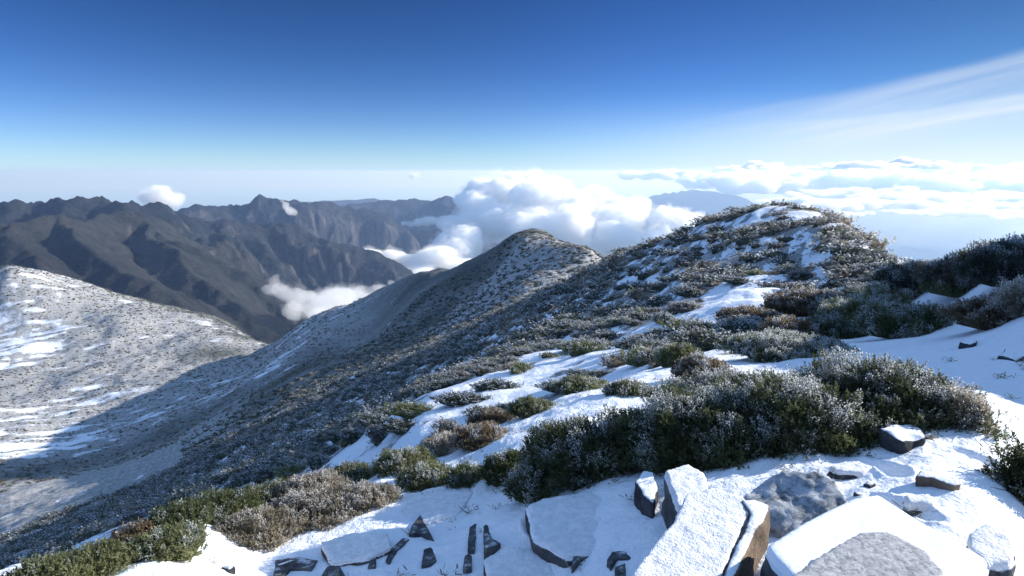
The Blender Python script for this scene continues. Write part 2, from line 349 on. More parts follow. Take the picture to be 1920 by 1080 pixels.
# masks: where snow lies, how frosted the heath is; frost also carries painted sunlight
def masks(gx, gy):
    Rg, AZg = np.hypot(gx, gy), np.arctan2(gx, gy)
    left_bowl = smooth(-AZg, rad(8), rad(20)) * smooth(Rg, 230, 330)
    snow = .46 - .15 * smooth(Rg, 110, 200) + .5 * (1 - smooth(Rg, 4.2 + 3 * smooth(AZg, rad(-10), rad(15)), 5.2 + 6 * smooth(AZg, rad(-10), rad(15)))) + .5 * fbm((gx * .8 - gy * .6) / 1.1, (gx * .6 + gy * .8) / 3.2, 6, 41, .6) * smooth(Rg, 3, 8) * (1 - smooth(Rg, 60, 160))
    snow += .22 * fbm(gx / 14, gy / 9, 5, 51) * smooth(Rg, 20, 60)
    u_, v_ = gx * .5 - gy * .86, gx * .86 + gy * .5
    snow += left_bowl * (-.02 + .34 * fbm(u_ / 9, v_ / 60, 6, 61, .6) + .25 * noise(gx / 120, gy / 120, 63))
    for px, py, r, w, a in ((30, 640, 560, 45, .25), (60, 840, 315, 20, .35)):
        p = at(px, py, r); snow += a * np.exp(-((gx - p.x) ** 2 + (gy - p.y) ** 2) / w ** 2)
    snow += .6 * smooth(AZg, rad(29), rad(34)) * (1 - smooth(Rg, 13, 20))
    for px, py, r, w, a in ((1400, 600, 24, 4.5, .5), (1250, 700, 9.5, 1.6, .4), (840, 790, 17, 3.5, .4), (1000, 690, 19, 3, .35), (1560, 640, 12, 2, .3), (1330, 560, 32, 4, .3)):
        p = at(px, py, r); snow += a * np.exp(-((gx - p.x) ** 2 + (gy - p.y) ** 2) / w ** 2)
    frost = .35 + .3 * smooth(Rg, 6, 14) * (1 - smooth(Rg, 90, 130)) + .55 * left_bowl + .2 * fbm(gx / 30, gy / 30, 3, 71)
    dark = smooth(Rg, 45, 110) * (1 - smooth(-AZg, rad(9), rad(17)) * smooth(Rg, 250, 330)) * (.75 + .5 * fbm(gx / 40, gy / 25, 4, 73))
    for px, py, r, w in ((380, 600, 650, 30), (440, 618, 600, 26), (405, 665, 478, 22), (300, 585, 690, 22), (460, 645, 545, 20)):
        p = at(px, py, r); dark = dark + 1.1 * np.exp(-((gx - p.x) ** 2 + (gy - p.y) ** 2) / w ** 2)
    pale = 0  # frosted right face of the second hump, its sunlight painted in paler
    for px, py, r, w in ((1090, 480, 225, 34), (1040, 510, 195, 34), (985, 545, 175, 28), (930, 585, 165, 20), (1110, 500, 190, 30)):
        p = at(px, py, r); pale = pale + np.exp(-((gx - p.x) ** 2 + (gy - p.y) ** 2) / w ** 2)
    pale = smooth(pale + .25 * noise(gx / 14, gy / 14, 75), .45, .8)
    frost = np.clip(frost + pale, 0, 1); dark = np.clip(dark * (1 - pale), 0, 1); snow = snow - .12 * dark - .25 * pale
    low = smooth(-AZg, rad(22), rad(28)) * (1 - smooth(Rg, 220, 270)); dark = dark * (1 - low); frost = np.clip(frost + .5 * low, 0, 1)  # sunlit strip of valley floor, painted brighter through frost and dark
    return snow, frost, dark
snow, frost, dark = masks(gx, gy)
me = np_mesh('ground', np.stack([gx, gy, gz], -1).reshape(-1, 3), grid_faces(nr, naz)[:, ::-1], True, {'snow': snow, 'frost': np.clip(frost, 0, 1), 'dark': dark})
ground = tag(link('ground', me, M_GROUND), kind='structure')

# ------------------------------------------------------------------ far mountains from ridge lines
def seg_dist(x, y, P):
    """distance to a polyline with a height along it: returns (distance, height, along)"""
    best = np.full(x.shape, 1e9); h = np.zeros(x.shape); al = np.zeros(x.shape); acc = 0
    for a, b in zip(P[:-1], P[1:]):
        dx, dy = b.x - a.x, b.y - a.y; L2 = dx * dx + dy * dy
        t = np.clip(((x - a.x) * dx + (y - a.y) * dy) / L2, 0, 1)
        d = np.hypot(x - a.x - t * dx, y - a.y - t * dy); k = d < best
        best = np.where(k, d, best); h = np.where(k, a.z + t * (b.z - a.z), h); al = np.where(k, acc + t * math.sqrt(L2), al); acc += math.sqrt(L2)
    return best, h, al
def P(*pts): return [at(*p) for p in pts]
def mountain(name, lines, x0, x1, y0, y1, step, seed, amp=90, wl=600, cliffs=0, floor=-1100, grass=0.0):
    xs = np.arange(x0, x1, step); ys = np.arange(y0, y1, step); x, y = np.meshgrid(xs, ys)
    wx = x + fbm(x / wl, y / wl, 4, seed) * wl * .12; wy = y + fbm(x / wl + 9, y / wl, 4, seed + 5) * wl * .12
    z = np.full(x.shape, float(floor)); dm = np.full(x.shape, 1e9); rock = np.zeros(x.shape)
    for pts, slope, cl in lines:
        d, h, al = seg_dist(wx, wy, pts)
        prof = d * slope
        if cl:   # a shoulder, then a cliff band, then scree
            c0, ch = cl; prof = prof * .75 + ch * smooth(d + 60 * noise(al / 90, al * 0, seed + 3) + 25 * noise(x / 35, y / 35, seed + 8), c0, c0 + ch * .45)
        zz_ = h - prof
        up = zz_ > z
        if cl:
            r_ = smooth(d, c0 - 50, c0 + 10) * (1 - smooth(d, c0 + ch * .6, c0 + ch * .6 + 130)); rock = np.where(up, r_, rock)
        else: rock = np.where(up, 0, rock)
        z = np.maximum(z, zz_); dm = np.minimum(dm, d)
    k = smooth(dm, 0, 260)
    gl = ridged(wx / wl, wy / wl, 6, seed + 20)
    z = z + (gl - 1.0) * amp * (.16 + 1.1 * k) + fbm(x / 75, y / 75, 5, seed + 30, .6) * amp * .13
    gzx = np.gradient(z, step, axis=1); gzy = np.gradient(z, step, axis=0); sl_ = np.hypot(gzx, gzy)
    rock = np.clip(np.maximum(rock * smooth(sl_, .7, 1.3), smooth(sl_, 1.1, 1.9) * .8), 0, 1)
    gr_ = np.clip(grass + .5 * fbm(x / 220, y / 220, 4, seed + 40), 0, 1) * (1 - rock)
    sn_ = .12 + .25 * fbm(x / 60, y / 60, 4, seed + 50) * (grass > .3)
    me = np_mesh(name, np.stack([x, y, z], -1).reshape(-1, 3), grid_faces(len(ys), len(xs)), True, {'rock': rock, 'grass': gr_, 'snow': sn_})
    return tag(link(name, me, M_MOUNT), kind='structure')

# left range in front
mountain('hills', [
    (P((-400, 480, 1500), (-150, 440, 1600), (0, 418, 1700), (100, 405, 1750), (170, 410, 1800), (215, 395, 1900), (250, 398, 1950), (300, 425, 1850), (350, 445, 1800), (420, 488, 1750), (470, 525, 1700), (520, 580, 1600), (570, 640, 1500), (620, 700, 1400)), .62, None),
    (P((110, 405, 1750), (180, 460, 1550), (250, 505, 1420), (330, 555, 1300), (420, 620, 1200)), .7, None),
    (P((0, 418, 1700), (20, 470, 1450), (80, 520, 1250)), .6, None),
    (P((280, 412, 1900), (330, 460, 1700), (390, 520, 1550), (470, 600, 1400)), .75, None),
    ], -2200, 0, 800, 2300, 4.6, 100, amp=58, wl=340, grass=.75)
mountain('hills', [
    (P((-300, 400, 2600), (-100, 372, 2600), (10, 368, 2600), (45, 386, 2700), (80, 380, 2700), (115, 380, 2600), (150, 364, 2500), (200, 364, 2500), (225, 376, 2450), (250, 390, 2400), (285, 386, 2500), (330, 399, 2600), (380, 420, 2700)), .8, None),
    ], -3400, -600, 1600, 3300, 8, 140, amp=110, wl=420, grass=.15)
mountain('hills', [
    (P((270, 400, 2900), (340, 415, 2850), (410, 408, 2850), (460, 424, 2850), (560, 424, 2850), (640, 450, 2800), (700, 474, 2750), (780, 514, 2700), (830, 560, 2650)), .55, (90, 260)),
    (P((455, 424, 2850), (500, 470, 2600), (530, 520, 2450), (560, 560, 2350)), .9, (60, 90)),
    (P((300, 405, 2900), (400, 440, 2600), (480, 500, 2350), (540, 560, 2200)), .8, None),
    ], -2100, -150, 1500, 3500, 6.5, 180, amp=100, wl=330, grass=.12)
mountain('hills', [
    (P((300, 400, 4100), (350, 386, 4100), (450, 387, 4100), (480, 374, 4100), (500, 364, 4100), (530, 372, 4100), (550, 377, 4100), (600, 379, 4200), (650, 388, 4300), (700, 402, 4300), (740, 430, 4300)), .7, (120, 200)),
    ], -3600, -200, 3000, 5000, 12, 220, amp=130, wl=600, grass=.1)
mountain('hills', [
    (P((560, 392, 6200), (640, 386, 6000), (700, 374, 6000), (760, 369, 6000), (800, 373, 6000), (832, 364, 5900), (860, 380, 5800), (872, 402, 5700)), .62, (150, 200)),
    (P((640, 450, 5200), (720, 440, 5000), (780, 429, 4900), (830, 431, 4900), (850, 450, 4850)), .8, None),
    ], -3200, 0, 4300, 7200, 26, 260, amp=120, wl=700, grass=.1)
mountain('hills', [
    (P((400, 392, 9800), (560, 380, 9800), (620, 374, 9800), (690, 372, 9800), (760, 384, 9800), (900, 400, 9800)), .5, None),
    (P((1140, 392, 14000), (1200, 370, 14000), (1260, 360, 14500), (1320, 356, 15000), (1380, 366, 16000), (1440, 392, 16000)), .5, None),
    ], -7000, 12000, 8000, 18000, 110, 300, amp=160, wl=2600, floor=-2300, grass=.1)

# lowland far below, to the horizon
def disc(name, z, r, mat, seg=128):
    rr = np.concatenate([[1.0], np.geomspace(500, r, 60)]); t = np.linspace(0, 2 * np.pi, seg + 1)
    T, R_ = np.meshgrid(t, rr); x, y = R_ * np.cos(T), R_ * np.sin(T)
    zz_ = z + fbm(x / 5000, y / 5000, 4, 77) * 120
    return link(name, np_mesh(name, np.stack([x, y, zz_], -1).reshape(-1, 3), grid_faces(len(rr), seg + 1)), mat)
m, nt, b = new_mat('wooded_lowland')
nt.links.new(ramp(nt, noise_node(nt, .0006, 8, .6), [(.35, (.03, .05, .05)), (.65, (.08, .10, .09))]), b.inputs['Base Color'])
tag(disc('terrain', -2400, 95000, m), kind='structure')


# ------------------------------------------------------------------ shrubs
def unit(v): return v / np.maximum(np.linalg.norm(v, axis=-1, keepdims=True), 1e-9)
def lump_r(d, seed, amp):
    """radius factor of a lumpy dome in direction d"""
    return 1 + amp * (noise(d[:, 0] * 2.1 + 5 + d[:, 2], d[:, 1] * 2.1 + d[:, 2] * 1.3, seed) + .6 * noise(d[:, 0] * 4.7 - d[:, 2] * 2, d[:, 1] * 4.7 + 3, seed + 1) + .3 * noise(d[:, 0] * 9.5 - d[:, 2] * 3, d[:, 1] * 9.5 + 3, seed + 1))
def foliage_mesh(name, w, d, h, shoots, leaves, ll, lw, seed, sl=.05, amp=.22, lean=(-.25, -.1), frost=.6, hull=.8, splay=.75, mat=None, gap=.0):
    """a low dome of upright frosted shoots, each a whorl of narrow leaves"""
    R = np.random.RandomState(seed)
    dirs = unit(np.stack([R.normal(size=shoots), R.normal(size=shoots), np.abs(R.normal(size=shoots)) * .9 + .02], 1))
    if gap: 
        keep = noise(dirs[:, 0] * 5, dirs[:, 1] * 5 + dirs[:, 2] * 4, seed + 5) > -1 + gap; dirs = dirs[keep]; shoots = len(dirs)
    rr = lump_r(dirs, seed, amp) * np.where(R.rand(shoots) < .7, 1.04 - .2 * R.rand(shoots), .55 + .4 * R.rand(shoots))
    half = np.array([w / 2, d / 2, h])
    base = dirs * rr[:, None] * half
    ax = unit(unit(dirs / half * h) * .65 + np.array([lean[0], lean[1], .8]) + R.normal(size=(shoots, 3)) * .28)
    L = sl * (.6 + .8 * R.rand(shoots)); S = shoots * leaves
    t = np.tile(np.linspace(0, 1, leaves), shoots); A_ = np.repeat(ax, leaves, 0); B_ = np.repeat(base, leaves, 0) + A_ * (t * np.repeat(L, leaves))[:, None]
    side = unit(np.cross(A_, R.normal(size=(S, 3)))); ld = unit(A_ * (.45 + .5 * t)[:, None] + side * splay)
    wv = unit(np.cross(ld, R.normal(size=(S, 3)))); l = ll * (.6 + .7 * R.rand(S)); ww = lw * (.7 + .6 * R.rand(S))
    v0 = B_ - wv * ww[:, None] * .5; v1 = B_ + wv * ww[:, None] * .5; v3 = B_ + ld * l[:, None]; v2 = B_ + ld * (l * .55)[:, None] + wv * ww[:, None] * .8; v4 = B_ + ld * (l * .55)[:, None] - wv * ww[:, None] * .8
    co = np.stack([v0, v1, v2, v3, v4], 1).reshape(-1, 3)
    o = np.arange(S) * 5; fa = np.concatenate([np.stack([o, o + 1, o + 2], 1), np.stack([o, o + 2, o + 4], 1), np.stack([o + 4, o + 2, o + 3], 1)])
    fb = np.clip(frost - .08 + .75 * noise(base[:, 0] * 2.2 / max(h, .2) + 3, base[:, 1] * 2.2 / max(h, .2) + base[:, 2] * 3, seed + 9) + .45 * (dirs[:, 2] - .45) + .15 * R.normal(size=shoots), 0, 1)
    fb = np.repeat(fb * np.clip(rr / .95, 0, 1) ** 4, leaves)
    fr = np.stack([fb * .1, fb * .1, fb * .9, fb * 1.25, fb * .9], 1).ravel()
    if hull:
        v, f = ico(3); v = v[:, :]; hv = v * (lump_r(v, seed, amp) * hull)[:, None] * half; hv[:, 2] = np.maximum(hv[:, 2], -.08 * h)
        fa = np.concatenate([fa, f + len(co)]); co = np.concatenate([co, hv]); fr = np.concatenate([fr, np.zeros(len(hv))])
    me = np_mesh(name, co, fa, False, {'frost': fr}, n=3)
    if mat: me.materials.append(mat)
    return me
def tube(co, fa, pts, r0, r1, seg=5):
    n0 = len(co); pts = [Vector(p) for p in pts]
    for i, p in enumerate(pts):
        dv = (pts[min(i + 1, len(pts) - 1)] - pts[max(i - 1, 0)]).normalized(); a = dv.orthogonal().normalized(); b = dv.cross(a); r = r0 + (r1 - r0) * i / (len(pts) - 1)
        for s in range(seg):
            t = 2 * math.pi * s / seg; co.append(p + a * math.cos(t) * r + b * math.sin(t) * r)
    for i in range(len(pts) - 1):
        for s in range(seg): q = n0 + i * seg; fa.append((q + s, q + (s + 1) % seg, q + seg + (s + 1) % seg, q + seg + s))
def stems_mesh(name, w, d, h, n, seed, mat, r=.012):
    rnd = random.Random(seed); co, fa = [], []
    for k in range(n):
        a = rnd.uniform(0, 6.28); q = rnd.uniform(.45, .95)
        p = Vector((rnd.uniform(-.3, .3) * w, rnd.uniform(-.3, .3) * d, -.05 * h)); e = Vector((math.cos(a) * w / 2 * q, math.sin(a) * d / 2 * q, h * rnd.uniform(.15, .8))); pts = []
        for i in range(7):
            t = i / 6; v = p.lerp(e, t); v += Vector((rnd.gauss(0, 1), rnd.gauss(0, 1), rnd.gauss(0, .7))) * .05 * h * (0 < i < 6); v.z -= math.sin(t * 3.14) * .12 * h; pts.append(v)
        tube(co, fa, pts, r, r * .3)
        for j in range(3):
            m_ = pts[rnd.randint(2, 5)]; tube(co, fa, [m_, m_ + Vector((rnd.gauss(0, .08), rnd.gauss(0, .08), rnd.uniform(.02, .14))) * (h / .4), m_ + Vector((rnd.gauss(0, .14), rnd.gauss(0, .14), rnd.uniform(.05, .2))) * (h / .4)], r * .4, r * .12, 4)
    me = np_mesh(name, np.array([c[:] for c in co]), np.array(fa)); me.materials.append(mat); return me
MF_GREEN = mat_foliage('leaf_dark_green', (.045, .06, .028), (.135, .155, .07))
MF_YELLOW = mat_foliage('leaf_yellow_green', (.10, .115, .055), (.23, .24, .12))
MF_STRAW = mat_foliage('leaf_straw', (.16, .14, .10), (.38, .33, .25), (.72, .7, .68))
MF_BROWN = mat_foliage('leaf_russet', (.09, .07, .045), (.24, .18, .11))
MF_HEATH = mat_foliage('leaf_grey_green', (.045, .055, .042), (.115, .13, .10), (.62, .65, .70))
MF_RUST = mat_foliage('leaf_grey_brown', (.07, .065, .052), (.17, .15, .12), (.62, .65, .70))
MF = dict(heath=MF_HEATH, rust=MF_RUST, green=MF_GREEN, yellow=MF_YELLOW, straw=MF_STRAW, brown=MF_BROWN)
M_BARK, _nt, _b = new_mat('twig_bark'); _nt.links.new(ramp(_nt, noise_node(_nt, 40, 4), [(.35, (.03, .024, .02)), (.65, (.10, .085, .075))]), _b.inputs['Base Color'])

def hit(px, py, r0=1.2, r1=1000):
    """where the line of sight through a pixel meets the ground"""
    rs = np.geomspace(r0, r1, 500); d = at(px, py, 1.0); z = terrain_z(d.x * rs, d.y * rs); k = np.argmax(d.z * rs < z)
    a, b = (rs[max(k - 1, 0)], rs[k])
    for _ in range(12):
        m_ = (a + b) / 2
        if d.z * m_ < tz(d.x * m_, d.y * m_): b = m_
        else: a = m_
    return d * b
PR, PF = math.cos(PITCH), math.sin(PITCH)
def project(x, y, z):
    fz = y * PR - z * PF; up = y * PF + z * PR
    return 960 + F * x / fz, 540 - F * up / fz
SHRUB_ID = 0
def shrub(px, py, wpx, hpx, kind, label, deep=.75, dens=1.0, frost=.6, leaf=1.0, group=None, amp=.22, lean=(-.25, -.1), r=None, stems=14, yaw=None):
    """one shrub with its foot at (px, py), built to its real size in metres at that distance"""
    global SHRUB_ID; SHRUB_ID += 1
    p = hit(px, py) if r is None else at(px, py, r)
    if r is not None: p.z = tz(p.x, p.y)
    D = p.length; w = wpx * D / F; d = max(w * deep, hpx * D / F * .8)
    f_ = Vector((p.x, p.y, 0)).normalized(); cn = p + f_ * d * .38; cn.z = tz(cn.x, cn.y) * .6 + p.z * .4 - .02
    h = max((project(cn.x, cn.y, cn.z)[1] - (py - hpx)) * cn.length / F * .78, .28 * hpx * D / F)
    q = D / F * 1.9                      # about one pixel of the render in metres
    sl = max(.035, 3.2 * q) * leaf; ll = max(.016, 1.7 * q) * leaf; lw = max(.0035, .42 * q)
    area = w * d * .8 + (w + d) * h * 1.4; n = int(min(7000, max(350, dens * 1.15 * area / (sl * .42) ** 2)))
    t = bpy.data.objects.new('dwarf_shrub', None); COL.objects.link(t)
    t.location = cn
    t.rotation_euler = (0, 0, -math.atan2(p.x, p.y) if yaw is None else yaw)
    tag(t, label, 'shrub', group)
    link('foliage', foliage_mesh('foliage', w, d, h, n, 9 if D < 9 else 6, ll, lw, 1000 + SHRUB_ID, sl=sl, frost=frost, amp=amp, mat=MF[kind], lean=lean, hull=.82), None, t)
    if stems: link('stems', stems_mesh('stems', w * 1.05, d * 1.05, h * .9, stems, SHRUB_ID, M_BARK, r=.009), None, t)
    return t
shrub(1645, 815, 300, 140, 'green', 'big frosted dark green shrub at the right end of the large thicket', frost=.62, deep=.6)
shrub(1465, 850, 320, 155, 'green', 'big dark shrub in the middle of the thicket with a black shaded foot', frost=.55, deep=.62, amp=.2)
shrub(1290, 880, 300, 155, 'green', 'big dark shrub with bare twisted stems above the split slab, left of the thicket middle', frost=.5, deep=.62, amp=.2, stems=26)
shrub(1385, 805, 300, 110, 'green', 'frost topped dark shrub filling the middle back of the large thicket', frost=.7, deep=.6)
shrub(1110, 905, 260, 130, 'green', 'sprawling dark shrub with drooping frosted shoots at the left part of the large thicket', frost=.5, deep=.62, amp=.22, stems=26)
shrub(1010, 938, 105, 75, 'green', 'small tuft of frosted shoots hanging over the shaded snow below the thicket', frost=.75, stems=12, deep=.8)
shrub(955, 905, 100, 60, 'green', 'small dark shrub at the left tip of the large thicket behind the leaning snowy slabs', frost=.45)
shrub(880, 912, 75, 40, 'green', 'low dark green shrub just left of the leaning snowy slabs', frost=.4)
shrub(1790, 800, 80, 70, 'straw', 'pale dry frosted bush at the lower right foot of the large thicket', frost=.7)
shrub(1480, 705, 230, 75, 'green', 'long low shrub with white frosted top just behind the large thicket', frost=.8, r=8.2)
shrub(1275, 685, 85, 42, 'yellow', 'small rounded olive green shrub on the snow behind the thicket', frost=.3)
shrub(1315, 712, 95, 48, 'brown', 'small russet frosted shrub on the snow behind the thicket', frost=.55)
shrub(1090, 735, 100, 24, 'yellow', 'flat olive green mat of shrub at the lower edge of the bright snow patch', frost=.5)
shrub(1705, 632, 150, 62, 'green', 'rounded shrub with golden frosted top on the shaded snow left of the path', frost=.6)
shrub(1610, 632, 150, 70, 'green', 'rounded grey green shrub left of the golden topped shrub by the path', frost=.6)
shrub(1690, 575, 120, 42, 'yellow', 'pale green frosted shrub directly behind the golden topped shrub', frost=.75)
shrub(1525, 592, 150, 48, 'brown', 'russet frosted shrub on the saddle snow at the foot of the hump', frost=.55)
shrub(1410, 605, 110, 26, 'brown', 'low golden brown shrub at the edge of the shaded saddle snow', frost=.45)
shrub(1480, 640, 100, 46, 'brown', 'dark brown shrub below the saddle snow with a pinkish rime crown', frost=.5)
shrub(1735, 545, 120, 52, 'heath', 'dark shrub at the left end of the knoll skyline', frost=.55)
shrub(1820, 540, 130, 60, 'rust', 'dark shrub in the middle of the knoll skyline with a rimed crest', frost=.55)
shrub(1905, 540, 150, 85, 'heath', 'tall dark shrub at the right end of the knoll skyline', frost=.5)
shrub(1800, 556, 90, 40, 'yellow', 'blue green sprig of shrub before the dark knoll skyline shrubs', frost=.4)
shrub(1870, 612, 130, 46, 'brown', 'low dark brown shrub with spiky white frosted twigs by the path edge', frost=.5)
shrub(1925, 590, 80, 60, 'straw', 'frosted pale shrub at the right picture edge under the knoll', frost=.8)
shrub(1945, 905, 100, 62, 'green', 'dark needle sprig poking in at the right picture edge over the snow', frost=.25, r=3.3, leaf=1.2)
# along the sunlit rim of the terrace, right to left
RIM = [(1000, 778, 90, 30, 'yellow', .4, 'golden olive shrub on the rim between two bright snow strips'), (925, 800, 90, 32, 'brown', .4, 'tawny shrub on the rim above the left end of the thicket'),
 (905, 835, 110, 38, 'brown', .5, 'golden brown shrub on the rim beside the narrow snow chute'), (840, 850, 95, 36, 'straw', .8, 'pinkish white rimed shrub on the rim just above the yellow green shrubs'),
 (760, 885, 120, 40, 'yellow', .5, 'yellow green shrub on the rim over the first bright snow patch'), (805, 918, 110, 44, 'yellow', .45, 'dark olive shrub with yellow shoots on bright snow left of the leaning slabs'),
 (660, 912, 120, 38, 'yellow', .4, 'olive shrub on the rim at the top of the bright snow'), (690, 955, 110, 40, 'straw', .65, 'straw coloured shrub at the upper edge of the sunlit snow'),
 (590, 935, 120, 42, 'straw', .75, 'frosted white straw shrub on the rim, left of the olive one'), (600, 985, 170, 60, 'straw', .7, 'broad straw coloured rimed shrub over the sunlit snow hollow'),
 (500, 960, 130, 48, 'yellow', .35, 'green and straw shrub in the middle of the left rim'), (480, 1025, 150, 60, 'straw', .5, 'dark footed straw shrub leaning over the sunlit snow bank'),
 (400, 985, 150, 52, 'green', .3, 'dark green shrub on the left rim with a frosted back edge'), (330, 1000, 110, 44, 'green', .3, 'dark green shrub at the left rim corner above the dark bank'),
 (310, 1050, 120, 46, 'yellow', .35, 'olive green shrub between the dark bank and the first sunlit snow'), (255, 1035, 80, 44, 'brown', .1, 'dark brown heathy shrub on the bank at the left rim'),
 (160, 1085, 130, 40, 'yellow', .25, 'yellow green shrub near the lower left corner'), (80, 1105, 110, 36, 'yellow', .25, 'low yellow green shrub nearest the lower left corner'),
 (1180, 742, 90, 26, 'yellow', .6, 'low pale green shrub behind the left shoulder of the thicket')]
for px, py, w_, h_, kd, fr_, lb in RIM: shrub(px, py, w_, h_, kd, lb, frost=fr_, deep=.7)

# the many shrubs of the saddle, hump and shaded flank
TPL = []
for k, (kd, fr_) in enumerate((('heath', .65), ('heath', .75), ('heath', .9), ('rust', .75), ('yellow', .6), ('straw', .8))):
    TPL.append(foliage_mesh('dwarf_shrub', 1.0, .8, .32, 420, 5, .05, .013, 300 + k, sl=.075, frost=fr_, mat=MF[kd], hull=.82, amp=.28))
R_ = np.random.RandomState(5)
def scatter(n, r0, r1, a0, a1, seed, power=1.0):
    R = np.random.RandomState(seed); az_ = rad(a0) + (rad(a1) - rad(a0)) * R.rand(n); r = (r0 ** power + (r1 ** power - r0 ** power) * R.rand(n)) ** (1 / power)
    return r * np.sin(az_), r * np.cos(az_)
sx, sy = scatter(3200, 4.6, 40, -34, 40, 8, 1.3)
sn, _, _ = masks(sx, sy); cl = noise(sx / 2.5, sy / 1.6, 88)
ok = (sn + .25 * R_.rand(len(sx)) < .62); sx, sy, cl = sx[ok], sy[ok], cl[ok]
rimz = terrain_z(sx, sy); view = []
ppx, ppy = project(sx, sy, rimz)
def rim_line(px): return np.interp(px, [0, 60, 300, 560, 740, 900, 1060, 1250, 1400, 1500, 1700, 1760, 1920], [1120, 1075, 950, 890, 850, 800, 740, 690, 640, 600, 560, 0, 0])
ok = (ppy < rim_line(ppx) + 4) & (ppx > -40) & (ppx < 1990)
sx, sy, rimz, ppx, ppy = sx[ok], sy[ok], rimz[ok], ppx[ok], ppy[ok]
order = np.argsort(np.hypot(sx, sy)); taken = []
MARKS = [(1275, 665, 'the rounded olive shrub'), (1480, 690, 'the long white topped shrub'), (1090, 735, 'the flat olive mat'), (1410, 600, 'the golden brown saddle shrub'), (1525, 575, 'the russet saddle shrub'), (925, 800, 'the tawny rim shrub'),
 (760, 885, 'the yellow green rim shrub'), (560, 930, 'the frosted straw rim shrub'), (1460, 385, 'the top of the hump'), (1640, 470, 'the right shoulder of the hump'), (1140, 480, 'the notch between the two summits'), (1300, 425, 'the left skyline of the hump'), (1180, 740, 'the pale shrub behind the thicket'), (330, 990, 'the rim corner shrub')]
USED = set()
def zone_label(kind, px, py, wpx):
    size = 'small' if wpx < 42 else 'medium' if wpx < 75 else 'wide'
    for q in sorted(MARKS, key=lambda m: (m[0] - px) ** 2 + 2 * (m[1] - py) ** 2)[:7]:
        dx, dy = px - q[0], py - q[1]; far = 'far ' if math.hypot(dx, dy) > 130 else 'just '
        way = (('right of ' if dx > 0 else 'left of ') if abs(dx) > 1.6 * abs(dy) else ('below ' if dy > 0 else 'above ') if abs(dy) > 1.6 * abs(dx) else ('below and ' if dy > 0 else 'above and ') + ('right of ' if dx > 0 else 'left of '))
        lab = size + ' ' + kind + ' shrub ' + far + way + q[2]
        if lab not in USED: break
    USED.add(lab); return lab
KL = ['dark green', 'dark green', 'dark green rimed', 'russet', 'olive green', 'straw coloured']
for i in order:
    x, y = sx[i], sy[i]
    r = math.hypot(x, y); s_ = .5 + .55 * R_.rand() + .008 * r
    if any((x - a) ** 2 + (y - b) ** 2 < (.42 * (s_ + c)) ** 2 for a, b, c in taken): continue
    taken.append((x, y, s_)); k = R_.choice(6, p=[.24, .22, .2, .14, .12, .08])
    o = bpy.data.objects.new('dwarf_shrub', TPL[k]); COL.objects.link(o); o.location = (x, y, rimz[i] - .05)
    o.scale = (s_ * (1.2 + .8 * R_.rand()), s_, s_ * (.6 + .45 * R_.rand())); o.rotation_euler = (R_.normal() * .08, R_.normal() * .08, R_.normal() * .35 - .5)
    tag(o, zone_label(KL[k], ppx[i], ppy[i], s_ * 1.6 * F / r), 'shrub', 'dwarf shrubs scattered over the hump and shaded flank')
    if len(taken) >= 262: break
RMIN = max(math.hypot(a, b) for a, b, c in taken)
def mass(name, n, r0, r1, a0, a1, seed, size, tpls, power=1.2, thr=.62, clump=0, grow=.01, bowl=False):
    x, y = scatter(n, r0, r1, a0, a1, seed, power); R = np.random.RandomState(seed + 1)
    s_, _, _ = masks(x, y); k = s_ + .3 * R.rand(n) + clump * noise(x / 9, y / 6, 5) + (1.0 * smooth(-np.arctan2(x, y), rad(12), rad(22)) * smooth(np.hypot(x, y), 170, 240) if bowl else 0) < thr; x, y = x[k], y[k]; z = terrain_z(x, y)
    px, py = project(x, y, z); rr = np.hypot(x, y)
    if 7 < r0 < 60: k = (py < rim_line(px) + 2) | (rr > 45); x, y, z, rr = x[k], y[k], z[k], rr[k]
    sc = size * (.6 + .8 * R.rand(len(x))) * (1 + grow * rr); rot = -.5 + R.normal(size=len(x)) * .4; which = R.randint(0, len(tpls), len(x)); hz_ = .6 + .5 * R.rand(len(x))
    for q, (kd, tco, tfa, tfr) in enumerate(tpls):
        m_ = which == q; c, s = np.cos(rot[m_]), np.sin(rot[m_]); S = sc[m_]
        X_ = (tco[None, :, 0] * c[:, None] - tco[None, :, 1] * s[:, None]) * S[:, None] * 1.7 + x[m_][:, None]; Y_ = (tco[None, :, 0] * s[:, None] + tco[None, :, 1] * c[:, None]) * S[:, None] + y[m_][:, None]
        Z_ = tco[None, :, 2] * (S * hz_[m_])[:, None] + z[m_][:, None] - .05 * S[:, None]
        co = np.stack([X_, Y_, Z_], -1).reshape(-1, 3); fa = (tfa[None] + (np.arange(m_.sum()) * len(tco))[:, None, None]).reshape(-1, 3)
        o = link(name, np_mesh(name, co, fa, False, {'frost': np.tile(tfr, m_.sum())}, n=3), MF[kd]); tag(o, kind='stuff')
def small_tpl(kd, shoots, seed, fr, w=1, d=.8, h=.32, ll=.11, lw=.035, sl=.1, leaves=3, hull=True):
    me = foliage_mesh('t', w, d, h, shoots, leaves, ll, lw, seed, sl=sl, frost=fr, hull=0, amp=.25)
    co = np.zeros(len(me.vertices) * 3); me.vertices.foreach_get('co', co); co = co.reshape(-1, 3)
    fa = np.zeros(len(me.polygons) * 3, int); me.loops.foreach_get('vertex_index', fa); fa = fa.reshape(-1, 3)
    f = np.zeros(len(me.vertices)); me.attributes['frost'].data.foreach_get('value', f); bpy.data.meshes.remove(me)
    if hull:
        v, hf = ico(1); hv = v * .82 * np.array([w / 2, d / 2, h]) * lump_r(v, seed, .25)[:, None]; fa = np.concatenate([fa, hf + len(co)]); co = np.concatenate([co, hv]); f = np.concatenate([f, np.zeros(len(hv))])
    return kd, co, fa, f
